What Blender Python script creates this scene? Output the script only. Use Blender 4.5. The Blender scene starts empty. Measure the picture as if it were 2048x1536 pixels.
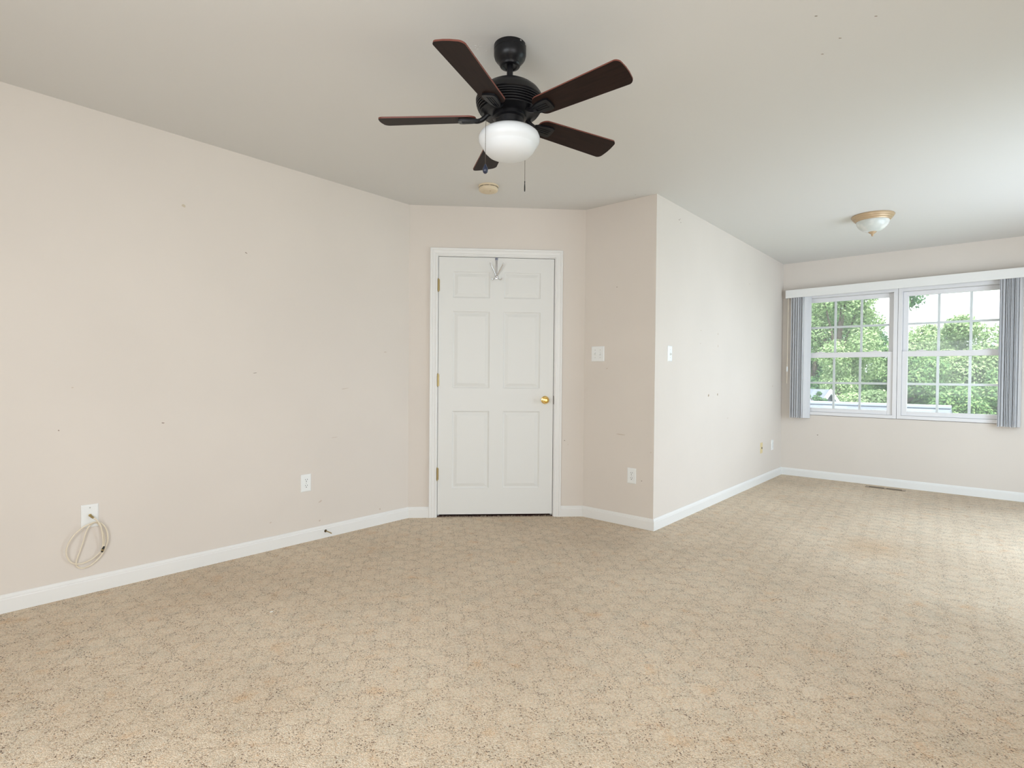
import bpy, bmesh, math, random
from mathutils import Vector, Matrix
from math import sin, cos, pi, radians, sqrt

C = bpy.context.scene.collection
sc = bpy.context.scene

# ------------------------------------------------------------------ camera
F_PX, YAW, PITCH, ROLL, CAM_H = 1098.75, 0.7176, -0.01439, 0.00863, 1.1157
fw = Vector((-sin(YAW) * cos(PITCH), cos(YAW) * cos(PITCH), sin(PITCH)))
r0 = Vector((cos(YAW), sin(YAW), 0)); u0 = r0.cross(fw)
rt = r0 * cos(ROLL) + u0 * sin(ROLL); up = u0 * cos(ROLL) - r0 * sin(ROLL)
cd = bpy.data.cameras.new('camera'); cam = bpy.data.objects.new('camera', cd); C.objects.link(cam)
cd.sensor_fit = 'HORIZONTAL'; cd.sensor_width = 36.0; cd.lens = 36.0 * F_PX / 2048.0
cd.clip_start = 0.05; cd.clip_end = 400
M = Matrix((rt, up, -fw)).transposed().to_4x4(); M.translation = Vector((0, 0, CAM_H))
cam.matrix_world = M
sc.camera = cam

# ------------------------------------------------------------------ world, sun, daylight, exposure
sc.view_settings.view_transform = 'Standard'; sc.view_settings.look = 'None'
sc.view_settings.gamma = 1.0; sc.view_settings.use_curve_mapping = False
sc.view_settings.exposure = 0.0
w = bpy.data.worlds.new('sky'); sc.world = w; w.use_nodes = True
bg = w.node_tree.nodes['Background']
bg.inputs[0].default_value = (0.90, 0.95, 1.0, 1); bg.inputs[1].default_value = 2.8

def sun(name, rot, energy, col, ang):
    l = bpy.data.lights.new(name, 'SUN'); l.energy = energy; l.color = col; l.angle = ang
    o = bpy.data.objects.new(name, l); o.rotation_euler = rot; C.objects.link(o)
sun('sun', (radians(24), radians(14), 0), 6.2, (1.0, 0.96, 0.88), radians(2))

def daylight(name, loc, rot, sx, sy, energy, col):
    l = bpy.data.lights.new(name, 'AREA'); l.shape = 'RECTANGLE'; l.size = sx; l.size_y = sy
    l.energy = energy; l.color = col
    o = bpy.data.objects.new(name, l); o.location = loc; o.rotation_euler = rot; C.objects.link(o)
# room constants (metres)
XL, YA, DD, XW, YD, HC = -3.4294, 2.7001, 0.98071, -1.8395, 6.8877, 2.44
XB, YB = XL + DD, YA + DD
XR, YBK = 1.15, -1.25
daylight('daylight_sliding_door', (XR + 0.03, 4.75, 1.06), (0, radians(72), 0), 1.9, 2.1, 42, (0.62, 0.81, 1.0))
daylight('daylight_side_window', (XR + 0.03, 0.20, 1.30), (0, radians(62), 0), 1.4, 1.8, 17, (1.0, 0.98, 0.95))
daylight('daylight_rear_window', (-0.6, YBK - 0.03, 1.35), (radians(58), 0, 0), 1.9, 1.4, 44, (0.92, 0.96, 1.0))

# ------------------------------------------------------------------ materials
MATS = {}
def nodes_of(m): return m.node_tree.nodes, m.node_tree.links
def mat(name, col, rough=0.5, metal=0.0, spec=0.5, **kw):
    m = bpy.data.materials.new(name); m.use_nodes = True; MATS[name] = m
    b = m.node_tree.nodes['Principled BSDF']
    b.inputs['Base Color'].default_value = (*col, 1); b.inputs['Roughness'].default_value = rough
    b.inputs['Metallic'].default_value = metal; b.inputs['Specular IOR Level'].default_value = spec
    for k, v in kw.items(): b.inputs[k.replace('_', ' ')].default_value = v
    return m
def bump(m, scale, strength, dist=0.001, detail=3, coord='Object', mapping=None):
    N, L = nodes_of(m); b = N['Principled BSDF']
    tc = N.new('ShaderNodeTexCoord'); nz = N.new('ShaderNodeTexNoise'); bp = N.new('ShaderNodeBump')
    nz.inputs['Scale'].default_value = scale; nz.inputs['Detail'].default_value = detail
    bp.inputs['Strength'].default_value = strength; bp.inputs['Distance'].default_value = dist
    src = tc.outputs[coord]
    if mapping:
        mp = N.new('ShaderNodeMapping'); mp.inputs['Scale'].default_value = mapping
        L.new(src, mp.inputs[0]); src = mp.outputs[0]
    L.new(src, nz.inputs['Vector']); L.new(nz.outputs[0], bp.inputs['Height'])
    L.new(bp.outputs[0], b.inputs['Normal'])
    return m
def mottled(m, c1, c2, scale, lo=0.35, hi=0.65, mapping=None, detail=4):
    N, L = nodes_of(m); b = N['Principled BSDF']
    tc = N.new('ShaderNodeTexCoord'); nz = N.new('ShaderNodeTexNoise'); rp = N.new('ShaderNodeValToRGB')
    nz.inputs['Scale'].default_value = scale; nz.inputs['Detail'].default_value = detail
    rp.color_ramp.elements[0].position = lo; rp.color_ramp.elements[1].position = hi
    rp.color_ramp.elements[0].color = (*c1, 1); rp.color_ramp.elements[1].color = (*c2, 1)
    src = tc.outputs['Object']
    if mapping:
        mp = N.new('ShaderNodeMapping'); mp.inputs['Scale'].default_value = mapping
        L.new(src, mp.inputs[0]); src = mp.outputs[0]
    L.new(src, nz.inputs['Vector']); L.new(nz.outputs[0], rp.inputs[0]); L.new(rp.outputs[0], b.inputs['Base Color'])
    return m

PAINT = (0.72, 0.665, 0.605)
wall_m = mat('wall_paint', PAINT, 0.6, spec=0.3)
mottled(wall_m, [c * 0.985 for c in PAINT], [min(1, c * 1.015) for c in PAINT], 1.7)
bump(wall_m, 240, 0.10, 0.0008)
ceil_m = bump(mat('ceiling_paint', (0.71, 0.705, 0.685), 0.75, spec=0.2), 180, 0.16, 0.001)
trim_m = mat('white_trim', (0.81, 0.81, 0.79), 0.38)
door_m = bump(mat('door_paint', (0.77, 0.775, 0.75), 0.42), 60, 0.10, 0.0006, 5, mapping=(3.0, 3.0, 0.14))
vinyl_m = mat('white_vinyl', (0.79, 0.785, 0.795), 0.35)
dark_m = mat('dark_void', (0.02, 0.014, 0.01), 0.9)
thresh_m = mat('threshold_wood', (0.07, 0.026, 0.018), 0.6)
plate_m = mat('white_plastic', (0.84, 0.86, 0.85), 0.3)
ivory_m = mat('yellowed_plastic', (0.72, 0.60, 0.33), 0.4)
detect_m = mat('aged_ivory_plastic', (0.71, 0.60, 0.43), 0.45)
slot_m = mat('slot_dark', (0.03, 0.025, 0.025), 0.6)
mat('dark_bronze', (.07, .05, .025), .4, .7)
screw_m = mat('screw_steel', (0.55, 0.55, 0.53), 0.35, 0.8)
brass_m = mat('polished_brass', (0.86, 0.60, 0.20), 0.14, 1.0)
oldbrass_m = mat('aged_brass', (0.42, 0.33, 0.16), 0.38, 0.9)
chrome_m = mat('chrome', (0.74, 0.75, 0.77), 0.12, 1.0)
black_m = mat('matte_black_metal', (0.006, 0.006, 0.0075), 0.36, 0.0, 0.32)
blade_m = mat('espresso_blade', (0.020, 0.010, 0.008), 0.55, spec=0.16)
mottled(blade_m, (0.013, 0.0065, 0.005), (0.020, 0.010, 0.0075), 14, mapping=(0.6, 6, 6))
cherry_m = mat('cherry_edge', (0.16, 0.045, 0.030), 0.45)
bowl_m = mat('frosted_white_glass', (0.76, 0.79, 0.81), 0.38, Subsurface_Weight=0.25)
MATS['frosted_white_glass'].node_tree.nodes['Principled BSDF'].inputs['Subsurface Radius'].default_value = (0.02, 0.02, 0.02)
alab_m = mat('alabaster_glass', (0.72, 0.74, 0.70), 0.22)
mottled(alab_m, (0.60, 0.63, 0.60), (0.80, 0.80, 0.76), 9, 0.4, 0.6, detail=2)
gold_m = mat('satin_brass_rim', (0.54, 0.40, 0.255), 0.42, 0.40)
pend_m = mat('dark_blue_pendant', (0.018, 0.026, 0.055), 0.25)
chain_m = mat('chain_metal', (0.16, 0.14, 0.12), 0.4, 0.8)
cable_m = mat('cream_cable', (0.78, 0.70, 0.56), 0.4)
blk_m = mat('black_rubber', (0.012, 0.012, 0.012), 0.5)
slat_m = mat('blind_vinyl', (0.76, 0.765, 0.78), 0.45)
N_, L_ = slat_m.node_tree.nodes, slat_m.node_tree.links
tl_ = N_.new('ShaderNodeBsdfTranslucent'); mx_ = N_.new('ShaderNodeMixShader'); mx_.inputs[0].default_value = 0.16; tl_.inputs[0].default_value = (0.66, 0.68, 0.72, 1)
L_.new(N_['Principled BSDF'].outputs[0], mx_.inputs[1]); L_.new(tl_.outputs[0], mx_.inputs[2]); L_.new(mx_.outputs[0], N_['Material Output'].inputs[0])
wand_m = mat('cream_wand', (0.78, 0.69, 0.54), 0.35)
reg_m = mat('register_tan', (0.36, 0.28, 0.20), 0.5, 0.2)
scuff_m = mat('scuff', (0.33, 0.27, 0.22), 0.8)
fadedscuff_m = mat('faded_scuff', (0.60, 0.52, 0.44), 0.8)
patch_m = mat('patch_dab', (0.36, 0.28, 0.18), 0.8)
dab_m = mat('yellow_dab', (0.60, 0.53, 0.41), 0.8)
lint_m = mat('white_lint', (0.85, 0.85, 0.82), 0.9)

def glass_material():
    m = bpy.data.materials.new('window_glass'); m.use_nodes = True
    N, L = nodes_of(m); N.clear()
    out = N.new('ShaderNodeOutputMaterial'); t = N.new('ShaderNodeBsdfTransparent'); g = N.new('ShaderNodeBsdfGlossy')
    d = N.new('ShaderNodeBsdfTranslucent'); fr = N.new('ShaderNodeFresnel'); m1 = N.new('ShaderNodeMixShader'); m2 = N.new('ShaderNodeMixShader')
    t.inputs[0].default_value = (0.97, 0.985, 0.98, 1); g.inputs['Roughness'].default_value = 0.02
    d.inputs[0].default_value = (0.95, 0.97, 1, 1); fr.inputs[0].default_value = 1.22
    L.new(fr.outputs[0], m1.inputs[0]); L.new(t.outputs[0], m1.inputs[1]); L.new(g.outputs[0], m1.inputs[2])
    m2.inputs[0].default_value = 0.055; L.new(m1.outputs[0], m2.inputs[1]); L.new(d.outputs[0], m2.inputs[2])
    L.new(m2.outputs[0], out.inputs[0])
    return m
glass_m = glass_material()

def carpet_material():
    m = bpy.data.materials.new('berber_carpet'); m.use_nodes = True
    N, L = nodes_of(m); b = N['Principled BSDF']; b.inputs['Roughness'].default_value = 0.95
    b.inputs['Specular IOR Level'].default_value = 0.12
    b.inputs['Sheen Weight'].default_value = 0.12
    def math_(op, a, c=None, d=None, clamp=False):
        n = N.new('ShaderNodeMath'); n.operation = op; n.use_clamp = clamp
        for i, v in enumerate((a, c, d)):
            if v is None: continue
            if isinstance(v, (int, float)): n.inputs[i].default_value = v
            else: L.new(v, n.inputs[i])
        return n.outputs[0]
    def ramp(src, stops, interp='LINEAR'):
        r = N.new('ShaderNodeValToRGB'); r.color_ramp.interpolation = interp
        e = r.color_ramp.elements
        while len(e) < len(stops): e.new(0.5)
        for i, (p, c) in enumerate(stops): e[i].position = p; e[i].color = (*c, 1)
        L.new(src, r.inputs[0]); return r.outputs[0]
    def mix(fac, a, c, mode='MIX'):
        n = N.new('ShaderNodeMix'); n.data_type = 'RGBA'; n.blend_type = mode
        if isinstance(fac, (int, float)): n.inputs[0].default_value = fac
        else: L.new(fac, n.inputs[0])
        for sock, v in ((n.inputs[6], a), (n.inputs[7], c)):
            if isinstance(v, tuple): sock.default_value = (*v, 1)
            else: L.new(v, sock)
        return n.outputs[2]
    tc = N.new('ShaderNodeTexCoord'); P = tc.outputs['Object']
    rot = N.new('ShaderNodeMapping'); rot.inputs['Rotation'].default_value = (0, 0, radians(41)); L.new(P, rot.inputs[0])
    # loops
    vor = N.new('ShaderNodeTexVoronoi'); vor.inputs['Scale'].default_value = 270; vor.inputs['Randomness'].default_value = 0.9
    L.new(P, vor.inputs['Vector'])
    sep = N.new('ShaderNodeSeparateColor'); L.new(vor.outputs['Color'], sep.inputs[0])
    # square pattern, wobbly edges
    wob = N.new('ShaderNodeTexNoise'); wob.inputs['Scale'].default_value = 22; wob.inputs['Detail'].default_value = 2; L.new(P, wob.inputs['Vector'])
    add = N.new('ShaderNodeMix'); add.data_type = 'VECTOR'; add.inputs[0].default_value = 0.045
    L.new(rot.outputs[0], add.inputs[4]); L.new(wob.outputs['Color'], add.inputs[5])
    sx = N.new('ShaderNodeSeparateXYZ'); L.new(add.outputs[1], sx.inputs[0])
    k = 2 * pi / 0.148
    px = math_('SINE', math_('MULTIPLY', sx.outputs[0], k)); py = math_('SINE', math_('MULTIPLY', sx.outputs[1], k))
    prod = math_('MULTIPLY', px, py)
    sq = math_('MULTIPLY_ADD', prod, 1.6, 0.5, clamp=True)           # 0 loop squares, 1 cut squares
    edge = math_('SUBTRACT', 1.0, math_('MULTIPLY', math_('ABSOLUTE', prod), 7.0), clamp=True)
    # colours
    patch = N.new('ShaderNodeTexNoise'); patch.inputs['Scale'].default_value = 13; patch.inputs['Detail'].default_value = 2; L.new(P, patch.inputs['Vector'])
    dens = math_('MULTIPLY_ADD', patch.outputs[0], 0.30, -0.16)
    dens = math_('ADD', dens, math_('MULTIPLY', sq, -0.09)); dens = math_('ADD', dens, math_('MULTIPLY', edge, 0.07))
    rnd = math_('SUBTRACT', sep.outputs[0], dens)
    base = ramp(rnd, [(0.0, (0.17, 0.115, 0.08)), (0.045, (0.24, 0.165, 0.115)), (0.085, (0.52, 0.40, 0.285)), (0.22, (0.70, 0.575, 0.42)),
                      (0.52, (0.79, 0.665, 0.505)), (1.0, (0.88, 0.77, 0.615))])
    tint = ramp(sep.outputs[1], [(0.0, (1.0, 0.78, 0.62)), (0.14, (1.0, 0.95, 0.90)), (0.85, (1, 1, 1)), (1.0, (0.90, 0.94, 1.0))])
    col = mix(0.7, base, tint, 'MULTIPLY')
    hue = N.new('ShaderNodeTexNoise'); hue.inputs['Scale'].default_value = 9; hue.inputs['Detail'].default_value = 3; L.new(P, hue.inputs['Vector'])
    col = mix(1.0, col, ramp(hue.outputs[0], [(0.30, (0.93, 0.955, 0.97)), (0.48, (1, 1, 1)), (0.60, (1, 1, 1)), (0.74, (0.98, 0.88, 0.78))]), 'MULTIPLY')
    col = mix(edge, col, mix(0.10, col, (0.2, 0.15, 0.1)))
    # soil variation, one tan stain and a greyer area before the door
    soil = N.new('ShaderNodeTexNoise'); soil.inputs['Scale'].default_value = 1.3; soil.inputs['Detail'].default_value = 5; L.new(P, soil.inputs['Vector'])
    sf = ramp(soil.outputs[0], [(0.38, (0.90, 0.88, 0.86)), (0.62, (1.0, 1.0, 1.0))])
    col = mix(1.0, col, sf, 'MULTIPLY')
    def blob(cx, cy, rx, ry, c, s):
        nonlocal col
        mp = N.new('ShaderNodeMapping'); mp.vector_type = 'TEXTURE'; mp.inputs['Location'].default_value = (cx, cy, 0); mp.inputs['Scale'].default_value = (rx, ry, 1)
        L.new(P, mp.inputs[0])
        ln = N.new('ShaderNodeVectorMath'); ln.operation = 'LENGTH'; L.new(mp.outputs[0], ln.inputs[0])
        d = math_('ADD', ln.outputs['Value'], math_('MULTIPLY_ADD', soil.outputs[0], 1.2, -0.6))
        f = math_('MULTIPLY', math_('SUBTRACT', 1.0, d, clamp=True), s)
        col = mix(f, col, mix(1.0, col, c, 'MULTIPLY'))
    blob(-0.60, 4.30, 0.26, 0.34, (0.93, 0.84, 0.74), 1.0)
    blob(-2.05, 3.15, 0.75, 0.5, (0.78, 0.75, 0.72), 0.6)
    L.new(col, b.inputs['Base Color'])
    # relief
    h = math_('SUBTRACT', 0.6, math_('MULTIPLY', vor.outputs['Distance'], 0.9))
    h = math_('ADD', h, math_('MULTIPLY', sq, 0.25))
    h = math_('SUBTRACT', h, math_('MULTIPLY', edge, 0.35))
    bp = N.new('ShaderNodeBump'); bp.inputs['Strength'].default_value = 0.75; bp.inputs['Distance'].default_value = 0.006
    L.new(h, bp.inputs['Height']); L.new(bp.outputs[0], b.inputs['Normal'])
    return m
carpet_m = carpet_material()

# ------------------------------------------------------------------ builders
def obj(name, bm, m, parent=None, smooth=False):
    me = bpy.data.meshes.new(name)
    bmesh.ops.recalc_face_normals(bm, faces=bm.faces[:])
    bm.to_mesh(me); bm.free()
    for x in (m if isinstance(m, (list, tuple)) else [m]): me.materials.append(x)
    if smooth:
        for p in me.polygons: p.use_smooth = True
        me.set_sharp_from_angle(angle=radians(smooth if smooth > 1 else 35))
    o = bpy.data.objects.new(name, me); C.objects.link(o)
    if parent: o.parent = parent
    return o
def thing(name, label, cat, loc=(0, 0, 0), rz=0.0, group=None, kind=None):
    o = bpy.data.objects.new(name, None); C.objects.link(o)
    o.empty_display_size = 0.05; o.location = loc; o.rotation_euler = (0, 0, rz)
    return tag(o, label, cat, group, kind)
def tag(o, label, cat, group=None, kind=None):
    o['label'] = label; o['category'] = cat
    if group: o['group'] = group
    if kind: o['kind'] = kind
    return o
def struct(o, label, cat): return tag(o, label, cat, None, 'structure')

def add_box(bm, a, b, bev=0.0, seg=2):
    t = bmesh.new()
    bmesh.ops.create_cube(t, size=1)
    for v in t.verts:
        v.co = Vector([(a[i] + b[i]) / 2 + v.co[i] * (b[i] - a[i]) for i in range(3)])
    if bev: bmesh.ops.bevel(t, geom=t.edges[:], offset=bev, segments=seg, affect='EDGES', profile=0.5)
    merge(bm, t)
def merge(bm, t, mx=None, mi=None):
    if mx is not None: bmesh.ops.transform(t, matrix=mx, verts=t.verts)
    if mi is not None:
        for f in t.faces: f.material_index = mi
    me = bpy.data.meshes.new('tmp'); t.to_mesh(me); t.free(); bm.from_mesh(me); bpy.data.meshes.remove(me)
def box(a, b, bev=0.0, seg=2):
    bm = bmesh.new(); add_box(bm, a, b, bev, seg); return bm
def add_lathe(bm, prof, n=48, cx=0, cy=0, close=True):
    rings = []
    for r, z in prof:
        if r < 1e-6: rings.append([bm.verts.new((cx, cy, z))])
        else: rings.append([bm.verts.new((cx + r * cos(2 * pi * i / n), cy + r * sin(2 * pi * i / n), z)) for i in range(n)])
    for A, B in zip(rings, rings[1:]):
        for i in range(n):
            j = (i + 1) % n
            if len(A) == 1 and len(B) == 1: continue
            if len(A) == 1: bm.faces.new((A[0], B[i], B[j]))
            elif len(B) == 1: bm.faces.new((A[i], A[j], B[0]))
            else: bm.faces.new((A[i], A[j], B[j], B[i]))
    for R in (rings[0], rings[-1]):
        if close and len(R) > 1: bm.faces.new(R)
def lathe(prof, n=48):
    bm = bmesh.new(); add_lathe(bm, prof, n); return bm
def spline(pts, n=8):
    P = [Vector(p) for p in pts]; out = []
    for i in range(len(P) - 1):
        a = P[max(i - 1, 0)]; b = P[i]; c = P[i + 1]; d = P[min(i + 2, len(P) - 1)]
        for k in range(n):
            t = k / n
            out.append(0.5 * ((2 * b) + (c - a) * t + (2 * a - 5 * b + 4 * c - d) * t * t + (3 * b - a - 3 * c + d) * t ** 3))
    out.append(P[-1]); return out
def add_tube(bm, pts, r, seg=10, cap=True):
    P = [Vector(p) for p in pts]; R = r if isinstance(r, (list, tuple)) else [r] * len(P)
    t = (P[1] - P[0]).normalized(); nrm = t.orthogonal().normalized(); rings = []
    for i, p in enumerate(P):
        t2 = (P[min(i + 1, len(P) - 1)] - P[max(i - 1, 0)]).normalized()
        q = t.rotation_difference(t2); nrm = q @ nrm; t = t2
        bn = t.cross(nrm)
        rings.append([bm.verts.new(p + (nrm * cos(2 * pi * k / seg) + bn * sin(2 * pi * k / seg)) * R[i]) for k in range(seg)])
    for A, B in zip(rings, rings[1:]):
        for k in range(seg): bm.faces.new((A[k], A[(k + 1) % seg], B[(k + 1) % seg], B[k]))
    if cap: bm.faces.new(rings[0]); bm.faces.new(rings[-1])
def tube(pts, r, seg=10):
    bm = bmesh.new(); add_tube(bm, pts, r, seg); return bm
def add_poly(bm, pts, z0, z1, mx=None):
    """extrude a 2-D outline (x, y) from z0 to z1"""
    t = bmesh.new()
    A = [t.verts.new((x, y, z0)) for x, y in pts]; B = [t.verts.new((x, y, z1)) for x, y in pts]
    t.faces.new(A); t.faces.new(B)
    for i in range(len(pts)):
        j = (i + 1) % len(pts); t.faces.new((A[i], A[j], B[j], B[i]))
    merge(bm, t, mx)
def sweep(name, prof, p0, p1, nrm, m0, m1, m, parent=None):
    """run a profile of (offset, height) from p0 to p1; offset goes along nrm, ends mitred by m0 / m1 metres per metre of offset"""
    bm = bmesh.new(); p0 = Vector((*p0, 0)); p1 = Vector((*p1, 0)); d = (p1 - p0).normalized(); n = Vector((*nrm, 0)).normalized()
    A = [bm.verts.new(p0 + n * o + d * (m0 * o) + Vector((0, 0, z))) for o, z in prof]
    B = [bm.verts.new(p1 + n * o - d * (m1 * o) + Vector((0, 0, z))) for o, z in prof]
    k = len(prof)
    for i in range(k): bm.faces.new((A[i], A[(i + 1) % k], B[(i + 1) % k], B[i]))
    bm.faces.new(A); bm.faces.new(B)
    return obj(name, bm, m, parent)
FACE_X, FACE_SIDE, FACE_DOOR, FACE_BACK = -pi / 2, pi, -3 * pi / 4, pi   # local +Y points into the room
S2 = sqrt(0.5)

# ------------------------------------------------------------------ room shell
T = 0.14
fl = obj('floor', box((XL - 0.6, YBK - 0.5, -0.25), (XR + 0.5, YD + T, 0)), carpet_m)
struct(fl, 'beige flecked berber carpet with a faint pattern of squares', 'carpet')
ce = obj('ceiling', box((XL - 0.9, YBK - 0.9, HC), (XR + 0.9, YD + 0.9, HC + 0.2)), ceil_m)  # slab widened past the walls as an added overhang against the sun
struct(ce, 'flat pale grey-beige painted ceiling', 'ceiling')
wl = obj('wall_left', box((XL - T, YBK - T, 0), (XL, YA + 0.06, HC)), wall_m)
struct(wl, 'long scuffed cream wall at the left with the looped cable', 'wall')
# door wall, 45 degrees, with the door opening
WLEN = DD / S2
def door_wall_bm():
    bm = bmesh.new()
    s0, s1, zt = 0.212, 1.156, 2.058
    for a, b in (((0, 0), (s0, HC)), ((s1, 0), (WLEN, HC)), ((s0, zt), (s1, HC))):
        add_box(bm, (-b[0], -T, a[1]), (-a[0], 0, b[1]))
    return bm
wd = obj('wall_door', door_wall_bm(), wall_m); wd.location = (XL, YA, 0); wd.rotation_euler = (0, 0, FACE_DOOR)
struct(wd, 'short angled cream wall around the white door', 'wall')
bm = bmesh.new(); add_poly(bm, [(XB - 0.06, YB), (XW, YB), (XW - T, YB + T), (XB - 0.06, YB + T)], 0, HC)
ws = obj('wall_entry', bm, wall_m)
struct(ws, 'narrow cream wall right of the door with double switch', 'wall')
bm = bmesh.new(); add_poly(bm, [(XW, YB), (XW, YD + T), (XW - T, YD + T), (XW - T, YB + T)], 0, HC)
wn = obj('wall_nook', bm, wall_m)
struct(wn, 'bright cream wall running back to the window', 'wall')
WX0, WX1, WZ0, WZ1 = -1.647, 0.173, 0.705, 2.062
bm = bmesh.new()
for a, b in (((XW, 0), (WX0, HC)), ((WX1, 0), (XR + T, HC)), ((WX0, 0), (WX1, WZ0)), ((WX0, WZ1), (WX1, HC))):
    add_box(bm, (a[0], YD, a[1]), (b[0], YD + T, b[1]))
ww = obj('wall_window', bm, wall_m); struct(ww, 'far cream wall around the double window', 'wall')
bm = bmesh.new()
for a, b in (((YBK, 0), (-0.75, HC)), ((1.15, 0), (3.65, HC)), ((5.85, 0), (YD, HC)), ((-0.75, 0), (1.15, 0.55)), ((-0.75, 2.05), (1.15, HC)), ((3.65, 2.12), (5.85, HC))):
    add_box(bm, (XR, a[0], a[1]), (XR + T, b[0], b[1]))
add_box(bm, (0.36, 2.80, 0), (XR, 2.95, HC))  # stub wall added out of view to shade the carpet between the openings
wr = obj('wall_right', bm, wall_m); struct(wr, 'cream wall with a window and sliding door, right of the view', 'wall')
bm = bmesh.new()
for a, b in (((XL, 0), (-1.6, HC)), ((0.4, 0), (XR + T, HC)), ((-1.6, 0), (0.4, 0.6)), ((-1.6, 2.1), (0.4, HC))):
    add_box(bm, (a[0], YBK - T, a[1]), (b[0], YBK, b[1]))
wb = obj('wall_back', bm, wall_m); struct(wb, 'cream wall with a window, behind the view', 'wall')

# baseboards
BB = [(0, 0), (0.0135, 0), (0.0135, 0.062), (0.0115, 0.067), (0.0115, 0.071), (0.0085, 0.0755), (0.0055, 0.082), (0.004, 0.084), (0, 0.084)]
t225 = math.tan(pi / 8)
struct(sweep('baseboard_left', BB, (XL, YBK), (XL, YA), (1, 0), 0, t225, trim_m), 'white baseboard along the long left wall', 'baseboard')
da = lambda s: (XL + s * S2, YA + s * S2)
struct(sweep('baseboard_door', BB, da(0), da(0.163), (S2, -S2), t225, 0, trim_m), 'short white baseboard left of the door casing', 'baseboard')
struct(sweep('baseboard_door.001', BB, da(1.205), da(WLEN), (S2, -S2), 0, t225, trim_m), 'short white baseboard right of the door casing', 'baseboard')
struct(sweep('baseboard_entry', BB, (XB, YB), (XW, YB), (0, -1), t225, -1, trim_m), 'scuffed white baseboard under the double switch wall', 'baseboard')
struct(sweep('baseboard_nook', BB, (XW, YB), (XW, YD), (1, 0), -1, 1, trim_m), 'white baseboard along the bright wall by the window', 'baseboard')
struct(sweep('baseboard_window', BB, (XW, YD), (XR, YD), (0, -1), 1, 0, trim_m), 'white baseboard under the double window', 'baseboard')

# scuffs, nail holes and patches on the walls (flat paint marks)
rng = random.Random(5)
def mark(parent, o, ax, ay, nrm, rx, ry, ang, m, name='scuff_mark', label=None):
    bm = bmesh.new(); vs = []
    k = 9
    for i in range(k):
        a = 2 * pi * i / k; q = rng.uniform(0.65, 1.15); x = rx * cos(a) * q; y = ry * sin(a) * q
        X = x * cos(ang) - y * sin(ang); Y = x * sin(ang) + y * cos(ang)
        vs.append(bm.verts.new(Vector(o) + Vector(ax) * X + Vector(ay) * Y + Vector(nrm) * 0.0008))
    bm.faces.new(vs)
    r = obj(name, bm, m, parent)
    return r
Z = (0, 0, 1)
for y, z, rx, ry, a, m in [(1.115, 2.054, .010, .009, 0, dab_m), (1.458, 1.851, .008, .004, -.6, scuff_m), (1.513, 1.121, .014, .0022, .1, scuff_m),
                           (2.141, 1.018, .030, .0025, .15, fadedscuff_m), (1.013, .841, .008, .0035, -.1, scuff_m), (.564, .831, .0035, .004, .4, scuff_m),
                           (.618, 1.04, .006, .003, 0, fadedscuff_m), (2.478, 1.288, .014, .004, 0, fadedscuff_m), (1.953, .251, .014, .006, .5, fadedscuff_m),
                           (1.612, .174, .007, .004, .4, fadedscuff_m), (1.95, .122, .010, .006, .4, fadedscuff_m), (2.06, .68, .03, .002, .05, fadedscuff_m), (2.44, .114, .008, .008, 0, fadedscuff_m)]:
    mark(wl, (XL, y, z), (0, 1, 0), Z, (1, 0, 0), rx, ry, a, m)
for y, z, rx, ry, a, m in [(4.055, 2.335, .008, .005, .5, scuff_m), (4.085, 2.320, .006, .004, 0, scuff_m), (4.075, 2.345, .004, .004, 0, scuff_m), (4.508, 1.511, .010, .005, .3, fadedscuff_m), (4.501, 1.402, .009, .004, .2, fadedscuff_m),
                           (4.888, 1.506, .009, .010, .2, fadedscuff_m), (4.892, 1.399, .008, .012, .1, fadedscuff_m), (4.689, .963, .015, .010, .5, patch_m),
                           (4.896, .967, .010, .013, .6, patch_m), (5.707, 2.057, .010, .008, .3, fadedscuff_m), (6.525, 1.03, .014, .012, 0, fadedscuff_m), (5.151, .744, .02, .004, .1, fadedscuff_m)]:
    mark(wn, (XW, y, z), (0, 1, 0), Z, (1, 0, 0), rx, ry, a, m)
for x, z, rx, ry, a, m in [(-2.111, .68, .048, .004, -.05, fadedscuff_m), (-2.16, 1.801, .004, .004, 0, scuff_m), (-1.935, .35, .005, .004, 0, scuff_m), (-1.862, .568, .003, .007, 0, fadedscuff_m), (-2.24, 1.18, .010, .004, .3, fadedscuff_m)]:
    mark(ws, (x, YB, z), (1, 0, 0), Z, (0, -1, 0), rx, ry, a, m)
mark(wd, (-1.233, 0, .606), (1, 0, 0), Z, (0, 1, 0), .006, .004, .3, scuff_m)
mark(wd, (-1.262, 0, .575), (1, 0, 0), Z, (0, 1, 0), .004, .003, .3, fadedscuff_m)
mark(ww, (-1.46, YD, .485), (1, 0, 0), Z, (0, -1, 0), .009, .006, .2, scuff_m)
for x, y in [(-.504, 2.248), (-.339, 2.389), (-.465, 2.453), (-.541, 2.527), (-1.969, 3.60)]:
    mark(ce, (x, y, HC), (1, 0, 0), (0, 1, 0), (0, 0, -1), .006, .003, .7, scuff_m)
# bare drywall-mud bumps beside the fan canopy
bm = bmesh.new()
for i in range(16):
    t = bmesh.new(); bmesh.ops.create_icosphere(t, subdivisions=1, radius=rng.uniform(.002, .005))
    for v in t.verts: v.co.z *= 0.35
    merge(bm, t, Matrix.Translation((-1.58 + rng.gauss(0, .022), 1.585 + rng.gauss(0, .03), HC)))
obj('plaster_bumps', bm, ceil_m, ce, True)

# ------------------------------------------------------------------ door_1
dr = thing('door_1', 'white six-panel door in a white casing, hinged at the left', 'door', (XL, YA, 0), FACE_DOOR, kind='structure')
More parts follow.
